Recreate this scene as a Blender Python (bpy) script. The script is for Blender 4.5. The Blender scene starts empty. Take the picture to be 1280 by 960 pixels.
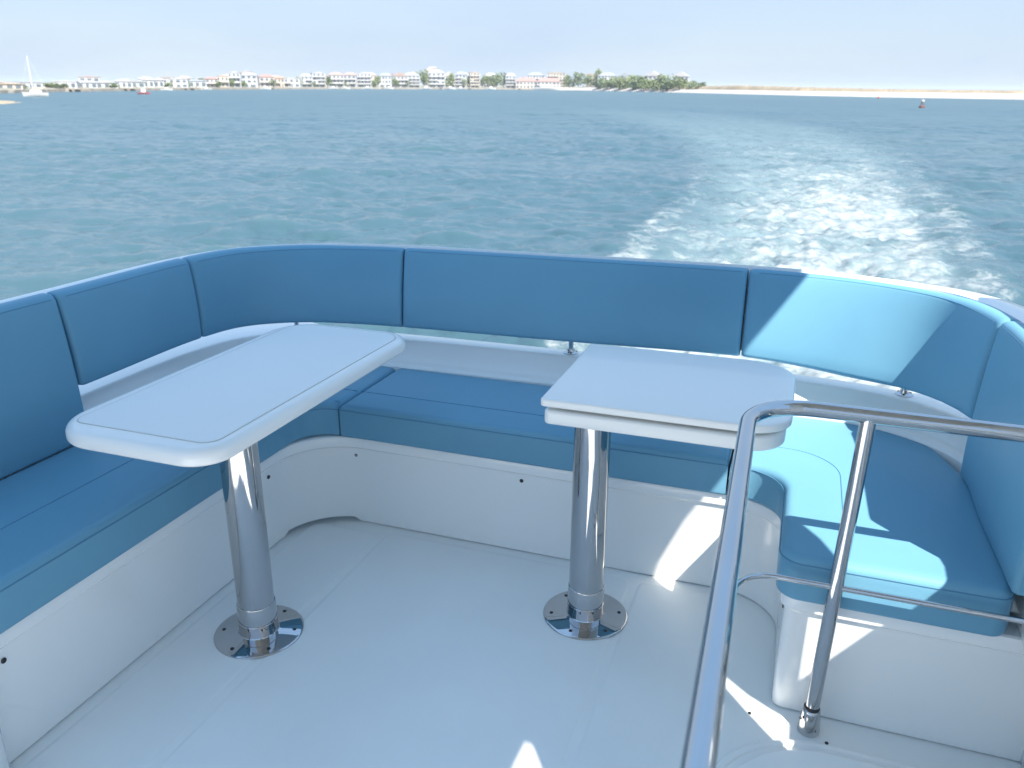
import bpy, bmesh, math, random
import numpy as np
from mathutils import Vector, Matrix, noise as mnoise

S = bpy.context.scene
R = math.radians

# ------------------------------------------------------------------ camera
CAM_POS = Vector((0.0, 0.0, 1.33))
F_PX = 1015.0                       # focal length for a 1280 px wide frame


def view_matrix(pitch, roll, yaw):
    p, r, y = R(pitch), R(roll), R(yaw)
    fw = Vector((0, math.cos(p), -math.sin(p)))
    up = Vector((0, math.sin(p), math.cos(p)))
    rt = Vector((1, 0, 0))
    rt2 = rt * math.cos(r) + up * math.sin(r)
    up2 = up * math.cos(r) - rt * math.sin(r)
    Q = Matrix.Rotation(y, 3, 'Z')
    fw, up2, rt2 = Q @ fw, Q @ up2, Q @ rt2
    m = Matrix((rt2, up2, -fw)).transposed().to_4x4()
    return Matrix.Translation(CAM_POS) @ m


CAM_WORLD = view_matrix(20.198, 0.49, 19.34)     # camera over the level sea
CAM_BOAT = view_matrix(19.5, 0.30, 19.34)        # camera relative to the boat
TRIM = CAM_WORLD @ CAM_BOAT.inverted()           # the boat runs slightly bow-up and heeled
SEA = 1.33 - 4.0                                 # water level

cam_d = bpy.data.cameras.new('camera')
cam = bpy.data.objects.new('camera', cam_d)
S.collection.objects.link(cam)
cam.matrix_world = CAM_WORLD
cam_d.sensor_width = 36
cam_d.lens = 36 * F_PX / 1280
cam_d.clip_start = 0.02
cam_d.clip_end = 60000
cam_d.dof.use_dof = True
cam_d.dof.focus_distance = 2.05
cam_d.dof.aperture_fstop = 6.3
S.camera = cam

# ------------------------------------------------------------------ light
sun_dir = (TRIM.to_3x3() @ Vector((0.66, -0.565, 1.0))).normalized()   # towards the sun
elev = math.asin(sun_dir.z)
azim = math.atan2(sun_dir.x, sun_dir.y)
w = bpy.data.worlds.new('World')
S.world = w
w.use_nodes = True
nt = w.node_tree
nt.nodes.clear()
sky = nt.nodes.new('ShaderNodeTexSky')
sky.sky_type = 'NISHITA'
sky.sun_disc = False
sky.sun_elevation = elev
sky.sun_rotation = azim
sky.altitude = 0
sky.air_density = 1.15
sky.dust_density = 0.0
sky.ozone_density = 2.0
bg = nt.nodes.new('ShaderNodeBackground')
bg.inputs['Strength'].default_value = 0.068
wo = nt.nodes.new('ShaderNodeOutputWorld')
# thin veil of high cloud over the whole sky
tc = nt.nodes.new('ShaderNodeTexCoord')
mp = nt.nodes.new('ShaderNodeMapping')
mp.inputs['Scale'].default_value = (1.2, 1.2, 5.0)
ns = nt.nodes.new('ShaderNodeTexNoise')
ns.inputs['Scale'].default_value = 2.2
ns.inputs['Detail'].default_value = 7
ns.inputs['Roughness'].default_value = 0.55
rp = nt.nodes.new('ShaderNodeMapRange')
rp.inputs['From Min'].default_value = 0.40
rp.inputs['From Max'].default_value = 0.72
rp.inputs['To Min'].default_value = 0.88
rp.inputs['To Max'].default_value = 1.0
mx = nt.nodes.new('ShaderNodeMix')
mx.data_type = 'RGBA'
sep = nt.nodes.new('ShaderNodeSeparateXYZ')
hi = nt.nodes.new('ShaderNodeMapRange')
hi.inputs['From Min'].default_value = 0.03
hi.inputs['From Max'].default_value = 0.55
veil = nt.nodes.new('ShaderNodeMix')
veil.data_type = 'RGBA'
veil.inputs['A'].default_value = (3.95, 4.85, 6.0, 1)
veil.inputs['B'].default_value = (3.2, 5.3, 8.3, 1)
L = nt.links.new
L(tc.outputs['Generated'], mp.inputs['Vector'])
L(mp.outputs['Vector'], ns.inputs['Vector'])
L(ns.outputs['Fac'], rp.inputs['Value'])
L(rp.outputs['Result'], mx.inputs['Factor'])
L(sky.outputs['Color'], mx.inputs['A'])
L(tc.outputs['Generated'], sep.inputs['Vector'])
L(sep.outputs['Z'], hi.inputs['Value'])
L(hi.outputs['Result'], veil.inputs['Factor'])
L(veil.outputs['Result'], mx.inputs['B'])
L(mx.outputs['Result'], bg.inputs['Color'])
L(bg.outputs['Background'], wo.inputs['Surface'])

sl = bpy.data.lights.new('sun', 'SUN')
sl.energy = 5.0
sl.angle = R(0.53)
sl.color = (1.0, 0.92, 0.81)
so = bpy.data.objects.new('sun', sl)
S.collection.objects.link(so)
so.rotation_euler = sun_dir.to_track_quat('Z', 'Y').to_euler()

S.view_settings.view_transform = 'Standard'
S.view_settings.look = 'None'
S.view_settings.exposure = 1.2
S.view_settings.gamma = 1.0
S.view_settings.use_curve_mapping = False
S.render.engine = 'CYCLES'
S.cycles.max_bounces = 8
S.cycles.diffuse_bounces = 5
S.cycles.glossy_bounces = 5

# ------------------------------------------------------------------ materials
MATS = {}


def mat(name, col, rough=0.5, metal=0.0, coat=0.0, spec=0.5, bump=None, var=None, sheen=0.0, bump2=None):
    """bump = (scale, strength, distance); var = (scale, amount, detail)"""
    if name in MATS:
        return MATS[name]
    m = bpy.data.materials.new(name)
    m.use_nodes = True
    t = m.node_tree
    b = t.nodes['Principled BSDF']
    b.inputs['Base Color'].default_value = (*col, 1)
    b.inputs['Roughness'].default_value = rough
    b.inputs['Metallic'].default_value = metal
    b.inputs['Coat Weight'].default_value = coat
    b.inputs['Coat Roughness'].default_value = 0.06
    b.inputs['Specular IOR Level'].default_value = spec
    b.inputs['Sheen Weight'].default_value = sheen
    co = t.nodes.new('ShaderNodeTexCoord')
    if var:
        n = t.nodes.new('ShaderNodeTexNoise')
        n.inputs['Scale'].default_value = var[0]
        n.inputs['Detail'].default_value = var[2] if len(var) > 2 else 4
        t.links.new(co.outputs['Object'], n.inputs['Vector'])
        mr = t.nodes.new('ShaderNodeMapRange')
        mr.clamp = False
        mr.inputs['From Min'].default_value = 0.25
        mr.inputs['From Max'].default_value = 0.75
        mr.inputs['To Min'].default_value = 1 - var[1]
        mr.inputs['To Max'].default_value = 1 + var[1]
        t.links.new(n.outputs['Fac'], mr.inputs['Value'])
        vm = t.nodes.new('ShaderNodeVectorMath')
        vm.operation = 'SCALE'
        vm.inputs[0].default_value = col
        t.links.new(mr.outputs['Result'], vm.inputs['Scale'])
        t.links.new(vm.outputs['Vector'], b.inputs['Base Color'])
        # wear shows in the gloss too
        m2 = t.nodes.new('ShaderNodeMapRange')
        m2.inputs['From Min'].default_value = 0.3
        m2.inputs['From Max'].default_value = 0.7
        m2.inputs['To Min'].default_value = max(0.01, rough * 0.85)
        m2.inputs['To Max'].default_value = min(1, rough * 1.2)
        t.links.new(n.outputs['Fac'], m2.inputs['Value'])
        t.links.new(m2.outputs['Result'], b.inputs['Roughness'])
    if bump:
        n2 = t.nodes.new('ShaderNodeTexNoise')
        n2.inputs['Scale'].default_value = bump[0]
        n2.inputs['Detail'].default_value = 3
        t.links.new(co.outputs['Object'], n2.inputs['Vector'])
        bp = t.nodes.new('ShaderNodeBump')
        bp.inputs['Strength'].default_value = bump[1]
        bp.inputs['Distance'].default_value = bump[2]
        t.links.new(n2.outputs['Fac'], bp.inputs['Height'])
        if bump2:                       # soft swells of the padding
            n3 = t.nodes.new('ShaderNodeTexNoise')
            n3.inputs['Scale'].default_value = bump2[0]
            n3.inputs['Detail'].default_value = 1.5
            t.links.new(co.outputs['Object'], n3.inputs['Vector'])
            b2 = t.nodes.new('ShaderNodeBump')
            b2.inputs['Strength'].default_value = bump2[1]
            b2.inputs['Distance'].default_value = bump2[2]
            t.links.new(n3.outputs['Fac'], b2.inputs['Height'])
            t.links.new(b2.outputs['Normal'], bp.inputs['Normal'])
        t.links.new(bp.outputs['Normal'], b.inputs['Normal'])
    MATS[name] = m
    return m


GEL = mat('white_gelcoat', (0.82, 0.83, 0.82), 0.20, coat=0.5)
FLOOR = mat('nonskid_gelcoat', (0.80, 0.825, 0.825), 0.40, var=(2.6, 0.045, 9), bump=(420, 0.16, 0.001))
FLOORS = mat('smooth_deck_gelcoat', (0.81, 0.835, 0.83), 0.34, coat=0.1, var=(2.0, 0.02, 6))
TABLE = mat('table_gelcoat', (0.82, 0.82, 0.80), 0.26, coat=0.3, spec=0.5)
TABIN = mat('table_inlay', (0.77, 0.785, 0.78), 0.36, var=(5, 0.02), bump=(500, 0.06, 0.0006))
VINYL = mat('blue_vinyl', (0.138, 0.322, 0.452), 0.44, spec=0.22, var=(3.0, 0.045, 6), bump=(380, 0.12, 0.0008), bump2=(9, 0.22, 0.006))
STITCH = mat('blue_thread', (0.07, 0.21, 0.34), 0.6)
CHROME = mat('polished_steel', (0.52, 0.52, 0.53), 0.03, metal=1, var=(9, 0.03))
LINING = mat('hardtop_lining', (0.46, 0.45, 0.43), 0.7, var=(3, 0.08))
ALU = mat('satin_aluminium_tube', (0.50, 0.50, 0.51), 0.05, metal=1, var=(6, 0.04))
DARK = mat('dark_fastener', (0.05, 0.05, 0.055), 0.4, metal=0.6)
SHADEIN = mat('gap_shade_dark', (0.03, 0.03, 0.03), 0.8)

# ------------------------------------------------------------------ helpers
COL = S.collection
BOAT = []                                # top-level things that ride on the boat


def tag(o, label=None, cat=None, group=None, kind=None):
    if label: o['label'] = label
    if cat: o['category'] = cat
    if group: o['group'] = group
    if kind: o['kind'] = kind
    return o


def mesh_from(name, verts, faces, material, smooth=35):
    me = bpy.data.meshes.new(name)
    me.from_pydata([tuple(v) for v in verts], [], faces)
    me.validate()
    me.materials.append(material)
    if smooth:
        me.polygons.foreach_set('use_smooth', [True] * len(me.polygons))
        me.set_sharp_from_angle(angle=R(smooth))
    me.update()
    return me


def obj(name, me, parent=None, loc=None):
    o = bpy.data.objects.new(name, me)
    COL.objects.link(o)
    if parent is not None:
        o.parent = parent
    if loc is not None:
        o.location = loc
    return o


def empty(name, loc=(0, 0, 0)):
    o = bpy.data.objects.new(name, None)
    o.empty_display_size = 0.1
    COL.objects.link(o)
    o.location = loc
    return o


class G:
    """collects geometry, builds one mesh object"""

    def __init__(s):
        s.v, s.f = [], []

    def add(s, v, f):
        k = len(s.v)
        s.v += [Vector(p) for p in v]
        s.f += [tuple(i + k for i in q) for q in f]
        return s

    def box(s, x0, x1, y0, y1, z0, z1):
        v = [(x, y, z) for z in (z0, z1) for y in (y0, y1) for x in (x0, x1)]
        return s.add(v, [(0, 2, 3, 1), (4, 5, 7, 6), (0, 1, 5, 4), (2, 6, 7, 3), (0, 4, 6, 2), (1, 3, 7, 5)])

    def ring_solid(s, poly, prof, flip=False):
        """poly: ccw outline; prof: list of (inset, z) from the bottom up; caps close both ends"""
        n = len(poly)
        P = [Vector((p[0], p[1])) for p in poly]
        nor = []
        for i in range(n):
            a = (P[i] - P[i - 1])
            b = (P[(i + 1) % n] - P[i])
            a.normalize(); b.normalize()
            na, nb = Vector((-a.y, a.x)), Vector((-b.y, b.x))
            m = na + nb
            m.normalize()
            m /= max(0.5, m.dot(na))
            nor.append(m)
        v, f = [], []
        for ins, z in prof:
            v += [(P[i].x + nor[i].x * ins, P[i].y + nor[i].y * ins, z) for i in range(n)]
        for k in range(len(prof) - 1):
            for i in range(n):
                j = (i + 1) % n
                f.append((k * n + i, k * n + j, (k + 1) * n + j, (k + 1) * n + i))
        f.append(tuple(range(n - 1, -1, -1)))
        q = (len(prof) - 1) * n
        f.append(tuple(range(q, q + n)))
        return s.add(v, f)

    def tube(s, pts, r, seg=16, closed=False):
        pts = [Vector(p) for p in pts]
        n = len(pts)
        rad = r if isinstance(r, (list, tuple)) else [r] * n
        tang = []
        for i in range(n):
            if closed:
                d = pts[(i + 1) % n] - pts[i - 1]
            else:
                d = pts[min(i + 1, n - 1)] - pts[max(i - 1, 0)]
            tang.append(d.normalized())
        ref = Vector((0, 0, 1)) if abs(tang[0].z) < 0.9 else Vector((1, 0, 0))
        u = tang[0].cross(ref).normalized()
        v, f = [], []
        for i in range(n):
            u = (u - tang[i] * u.dot(tang[i])).normalized()
            w_ = tang[i].cross(u)
            for k in range(seg):
                a = 2 * math.pi * k / seg
                v.append(pts[i] + (u * math.cos(a) + w_ * math.sin(a)) * rad[i])
        for i in range(n if closed else n - 1):
            a, b = i * seg, ((i + 1) % n) * seg
            for k in range(seg):
                l = (k + 1) % seg
                f.append((a + k, b + k, b + l, a + l))
        if not closed:
            f.append(tuple(range(seg)))
            f.append(tuple(range((n - 1) * seg + seg - 1, (n - 1) * seg - 1, -1)))
        # faces above wind inwards for this frame: flip them
        f = [tuple(reversed(q)) for q in f]
        return s.add(v, f)

    def lathe(s, prof, c=(0, 0, 0), seg=48):
        """prof: (r, z) from bottom to top"""
        v, f = [], []
        for r, z in prof:
            for k in range(seg):
                a = 2 * math.pi * k / seg
                v.append((c[0] + r * math.cos(a), c[1] + r * math.sin(a), c[2] + z))
        for i in range(len(prof) - 1):
            for k in range(seg):
                l = (k + 1) % seg
                f.append((i * seg + k, i * seg + l, (i + 1) * seg + l, (i + 1) * seg + k))
        f.append(tuple(range(seg - 1, -1, -1)))
        q = (len(prof) - 1) * seg
        f.append(tuple(range(q, q + seg)))
        return s.add(v, f)

    def build(s, name, material, parent=None, smooth=35, root=None):
        """root: world position of the parent, subtracted so the mesh sits in its frame"""
        v = s.v
        if root is not None:
            q = Vector(root)
            v = [p - q for p in v]
        return obj(name, mesh_from(name, v, s.f, material, smooth), parent)


def catmull(pts, n=12):
    """dense smooth curve through the points (any dimension), returns pts and the index of each knot"""
    P = [np.array(p, float) for p in pts]
    P = [2 * P[0] - P[1]] + P + [2 * P[-1] - P[-2]]
    out, kn = [], []
    for i in range(1, len(P) - 2):
        p0, p1, p2, p3 = P[i - 1:i + 3]
        d = lambda a, b: max(1e-6, np.linalg.norm(a - b) ** 0.5)
        t0 = 0; t1 = d(p0, p1); t2 = t1 + d(p1, p2); t3 = t2 + d(p2, p3)
        kn.append(len(out))
        for k in range(n):
            t = t1 + (t2 - t1) * k / n
            A1 = (t1 - t) / (t1 - t0) * p0 + (t - t0) / (t1 - t0) * p1
            A2 = (t2 - t) / (t2 - t1) * p1 + (t - t1) / (t2 - t1) * p2
            A3 = (t3 - t) / (t3 - t2) * p2 + (t - t2) / (t3 - t2) * p3
            B1 = (t2 - t) / (t2 - t0) * A1 + (t - t0) / (t2 - t0) * A2
            B2 = (t3 - t) / (t3 - t1) * A2 + (t - t1) / (t3 - t1) * A3
            out.append((t2 - t) / (t2 - t1) * B1 + (t - t1) / (t2 - t1) * B2)
    kn.append(len(out))
    out.append(P[-2])
    return out, kn


def fillet(pts, radii, n=10):
    """open polyline with rounded corners"""
    out = []
    for i, p in enumerate(pts):
        p = Vector(p)
        r = radii[i]
        if i in (0, len(pts) - 1) or r == 0:
            out.append(p); continue
        a = (Vector(pts[i - 1]) - p).normalized()
        b = (Vector(pts[i + 1]) - p).normalized()
        ang = a.angle(b)
        d = r / math.tan(ang / 2)
        c = p + (a + b).normalized() * (r / math.sin(ang / 2))
        s0, s1 = p + a * d - c, p + b * d - c
        tot = s0.angle(s1)
        for k in range(n + 1):
            t = k / n
            q = (s0 * math.sin((1 - t) * tot) + s1 * math.sin(t * tot)) / math.sin(tot)
            out.append(c + q)
    return out


def rrect(x0, x1, y0, y1, radii, n=10):
    """ccw rounded rectangle, radii for (x1,y0)... order: (x0,y0),(x1,y0),(x1,y1),(x0,y1)"""
    out = []
    for (cx, cy, sx, sy, a0), r in zip(((x0, y0, 1, 1, 180), (x1, y0, -1, 1, 270), (x1, y1, -1, -1, 0), (x0, y1, 1, -1, 90)), radii):
        r = max(r, 0.002)
        m = n if r > 0.01 else 3
        for k in range(m + 1):
            a = R(a0 + 90 * k / m)
            out.append((cx + sx * r + r * math.cos(a), cy + sy * r + r * math.sin(a)))
    return out


def round_prof(z0, z1, rb, rt, n=5, lip=0.006):
    """rounded top and bottom edges, with a support ring just inside each cap"""
    p = [(rb + lip, z0)]
    for k in range(n + 1):
        a = R(90 * k / n)
        p.append((rb - rb * math.sin(a), z0 + rb - rb * math.cos(a)))
    for k in range(n + 1):
        a = R(90 * k / n)
        p.append((rt - rt * math.cos(a), z1 - rt + rt * math.sin(a)))
    p.append((rt + lip, z1))
    return p


def resample(pts, step):
    pts = [Vector(p) for p in pts]
    out = [pts[0]]
    for a, b in zip(pts, pts[1:]):
        n = max(1, int((b - a).length / step))
        out += [a.lerp(b, (k + 1) / n) for k in range(n)]
    return out


def ribbon(g, path, prof, zmod=None):
    """sweep an open profile (outward offset from the path, z) along a plan path; outward = right of travel turned left"""
    pts = [Vector((p[0], p[1])) for p in path]
    n, m = len(pts), len(prof)
    v, f = [], []
    for i in range(n):
        d = (pts[min(i + 1, n - 1)] - pts[max(i - 1, 0)]).normalized()
        o = Vector((-d.y, d.x))
        pr = prof if zmod is None else zmod(i, pts[i], prof)
        for a, z in pr:
            v.append((pts[i].x + o.x * a, pts[i].y + o.y * a, z))
    for i in range(n - 1):
        for k in range(m - 1):
            f.append((i * m + k, (i + 1) * m + k, (i + 1) * m + k + 1, i * m + k + 1))
    g.add(v, f)


# ------------------------------------------------------------------ the sea
def ocean_tile(N, size, wind, direction, seed, small=0.02):
    rng = np.random.default_rng(seed)
    k1 = np.fft.fftfreq(N, size / N) * 2 * np.pi
    kx, ky = np.meshgrid(k1, k1, indexing='ij')
    k = np.hypot(kx, ky); k[0, 0] = 1e-6
    Lw = wind * wind / 9.81
    cosf = (kx * math.cos(direction) + ky * math.sin(direction)) / k
    ph = np.exp(-1 / (k * Lw) ** 2) / k ** 4 * (0.25 + 0.75 * cosf ** 2) * np.exp(-(k * small) ** 2)
    ph[0, 0] = 0
    h = np.fft.ifft2(np.sqrt(ph) * (rng.normal(size=(N, N)) + 1j * rng.normal(size=(N, N))))
    hk = np.fft.fft2(h.real)
    dx = np.fft.ifft2(-1j * kx / k * hk).real
    dy = np.fft.ifft2(-1j * ky / k * hk).real
    s = h.real.std()
    return h.real / s, dx / s, dy / s, size


def sample(tile, x, y):
    h, dx, dy, size = tile
    N = h.shape[0]
    u = (x / size * N) % N
    v = (y / size * N) % N
    i, j = np.floor(u).astype(int) % N, np.floor(v).astype(int) % N
    fu, fv = u - np.floor(u), v - np.floor(v)
    i2, j2 = (i + 1) % N, (j + 1) % N
    r = []
    for a in (h, dx, dy):
        r.append(a[i, j] * (1 - fu) * (1 - fv) + a[i2, j] * fu * (1 - fv) + a[i, j2] * (1 - fu) * fv + a[i2, j2] * fu * fv)
    return r


WAKE = np.array([(-0.3, 3, 2.6), (-0.1, 12, 3.6), (0.1, 20.2, 4.2), (0.1, 24.1, 4.5), (0.3, 33.4, 4.7), (-0.1, 42.7, 5.3), (-1.0, 58.8, 7.2),
                 (-5.3, 84.1, 9.5), (-13.6, 111.7, 11.5), (-27.1, 141.5, 12.5), (-45.5, 170, 13), (-80, 205, 14), (-150, 255, 16)])


def build_sea():
    front = np.arange(-48, 48.01, 0.19) - 19.34
    rest = np.arange(front[-1] + 4, front[0] + 360 - 2, 6.0)
    bear = np.concatenate([front, rest])
    rr = [5.0]
    while rr[-1] < 520:
        rr.append(rr[-1] * 1.0052)
    rr += [600, 720, 900, 1200, 1800, 3000, 6000, 14000]
    rr = np.array(rr)
    Rr, B = np.meshgrid(rr, np.radians(bear), indexing='ij')
    X, Y = Rr * np.sin(B), Rr * np.cos(B)
    wind = R(98)
    t1 = ocean_tile(512, 83.0, 2.9, wind, 3)
    t2 = ocean_tile(512, 37.7, 1.6, wind + 0.8, 8)
    c, s = math.cos(0.6), math.sin(0.6)
    h1, dx1, dy1 = sample(t1, X, Y)
    h2, dx2, dy2 = sample(t2, X * c - Y * s, X * s + Y * c)
    dr = Rr * 0.0052
    fade1 = 1 / (1 + (dr / 1.1) ** 2)
    fade2 = 1 / (1 + (dr / 0.45) ** 2)
    h5, _, _ = sample(t1, X * 0.23 + 9, Y * 0.31)
    big = np.clip(0.85 + 0.28 * h5, 0.3, 1.7)                       # gusts: rougher and calmer patches
    h6, _, _ = sample(t1, X * 0.42 - 3, Y * 0.42 + 17)
    a1, a2 = 0.062 * fade1 * big, 0.038 * fade2 * (0.5 + 0.5 * big)
    # wake coordinates
    px = np.interp(np.linspace(0, len(WAKE) - 1, 160), np.arange(len(WAKE)), WAKE[:, 0])
    py = np.interp(np.linspace(0, len(WAKE) - 1, 160), np.arange(len(WAKE)), WAKE[:, 1])
    pw = np.interp(np.linspace(0, len(WAKE) - 1, 160), np.arange(len(WAKE)), WAKE[:, 2])
    cum = np.concatenate([[0], np.cumsum(np.hypot(np.diff(px), np.diff(py)))])
    xf, yf = X.ravel(), Y.ravel()
    wu = np.full(xf.shape, 9.0); wd = np.full(xf.shape, 999.0)
    near = np.where((np.hypot(xf, yf) < 330) & (xf > -190) & (xf < 45) & (yf > 2))[0]
    for ch in np.array_split(near, max(1, len(near) // 40000)):
        d2 = (xf[ch, None] - px[None]) ** 2 + (yf[ch, None] - py[None]) ** 2
        k = d2.argmin(1)
        k0 = np.clip(k, 1, len(px) - 2)
        tx, ty = px[k0 + 1] - px[k0 - 1], py[k0 + 1] - py[k0 - 1]
        ln = np.hypot(tx, ty)
        lat = ((xf[ch] - px[k]) * ty - (yf[ch] - py[k]) * tx) / ln
        wu[ch] = lat / pw[k]
        wd[ch] = cum[k]
    wu = wu.reshape(X.shape); wd = wd.reshape(X.shape)
    core = np.clip(1.25 - np.abs(wu), 0, 1) * np.clip(1.15 - wd / 130, 0.0, 1)
    h3, dx3, dy3 = sample(t2, X * 1.6 + 5, Y * 1.6 - 3)
    h4, _, _ = sample(t1, X * 1.3 - 11, Y * 1.0 + 7)
    edge = np.exp(-((np.abs(wu) - 0.95) / 0.16) ** 2) * np.exp(-wd / 60)
    Z = 0.055 * h6 * fade1 + a1 * h1 * (1 - 0.35 * core) + a2 * h2 + core * fade2 * (0.05 * h3 + 0.06 * h4) + edge * 0.10 * fade1
    Xd = X + 0.9 * (a1 * dx1 + a2 * dx2)
    Yd = Y + 0.9 * (a1 * dy1 + a2 * dy2)
    nr, nb = X.shape
    co = np.stack([Xd, Yd, Z + SEA], -1).reshape(-1, 3)
    co = np.vstack([co, [[0, 0, SEA - 0.3]]])
    i, j = np.meshgrid(np.arange(nr - 1), np.arange(nb), indexing='ij')
    j2 = (j + 1) % nb
    quads = np.stack([i * nb + j, i * nb + j2, (i + 1) * nb + j2, (i + 1) * nb + j], -1).reshape(-1, 4)[:, ::-1]
    me = bpy.data.meshes.new('water')
    nq = len(quads)
    me.vertices.add(len(co)); me.vertices.foreach_set('co', co.astype(np.float32).ravel())
    me.loops.add(nq * 4); me.loops.foreach_set('vertex_index', quads.astype(np.int32).ravel())
    me.polygons.add(nq)
    me.polygons.foreach_set('loop_start', np.arange(0, nq * 4, 4, dtype=np.int32))
    me.update(calc_edges=True)
    me.polygons.foreach_set('use_smooth', np.ones(nq, bool))
    for nm, arr in (('wake_lateral', wu), ('wake_along', wd), ('wave_height', (a1 * h1 + a2 * h2) / 0.08), ('subgrid', 1 - fade2)):
        at = me.attributes.new(nm, 'FLOAT', 'POINT')
        at.data.foreach_set('value', np.append(arr.ravel(), 0).astype(np.float32))
    me.materials.append(water_material())
    me.validate()
    return tag(obj('water', me), kind='structure')


def N_(t, typ, **k):
    n = t.nodes.new(typ)
    for a, b in k.items():
        setattr(n, a, b)
    return n


def math_node(t, op, a, b=None, clamp=False):
    n = N_(t, 'ShaderNodeMath', operation=op, use_clamp=clamp)
    for i, x in enumerate((a, b)):
        if x is None: continue
        if isinstance(x, (int, float)): n.inputs[i].default_value = x
        else: t.links.new(x, n.inputs[i])
    return n.outputs[0]


def maprange(t, val, a, b, c, d, smooth=True):
    n = N_(t, 'ShaderNodeMapRange')
    if smooth: n.interpolation_type = 'SMOOTHSTEP'
    t.links.new(val, n.inputs['Value'])
    for k, x in zip(('From Min', 'From Max', 'To Min', 'To Max'), (a, b, c, d)):
        if isinstance(x, (int, float)): n.inputs[k].default_value = x
        else: t.links.new(x, n.inputs[k])
    return n.outputs['Result']


def noise(t, vec, scale, detail=4, rough=0.55, dist=0.0):
    n = N_(t, 'ShaderNodeTexNoise')
    n.inputs['Scale'].default_value = scale
    n.inputs['Detail'].default_value = detail
    n.inputs['Roughness'].default_value = rough
    n.inputs['Distortion'].default_value = dist
    t.links.new(vec, n.inputs['Vector'])
    return n.outputs['Fac']


def mixcol(t, fac, a, b):
    n = N_(t, 'ShaderNodeMix', data_type='RGBA')
    t.links.new(fac, n.inputs['Factor'])
    for k, x in (('A', a), ('B', b)):
        if isinstance(x, tuple): n.inputs[k].default_value = (*x, 1)
        else: t.links.new(x, n.inputs[k])
    return n.outputs['Result']


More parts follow.
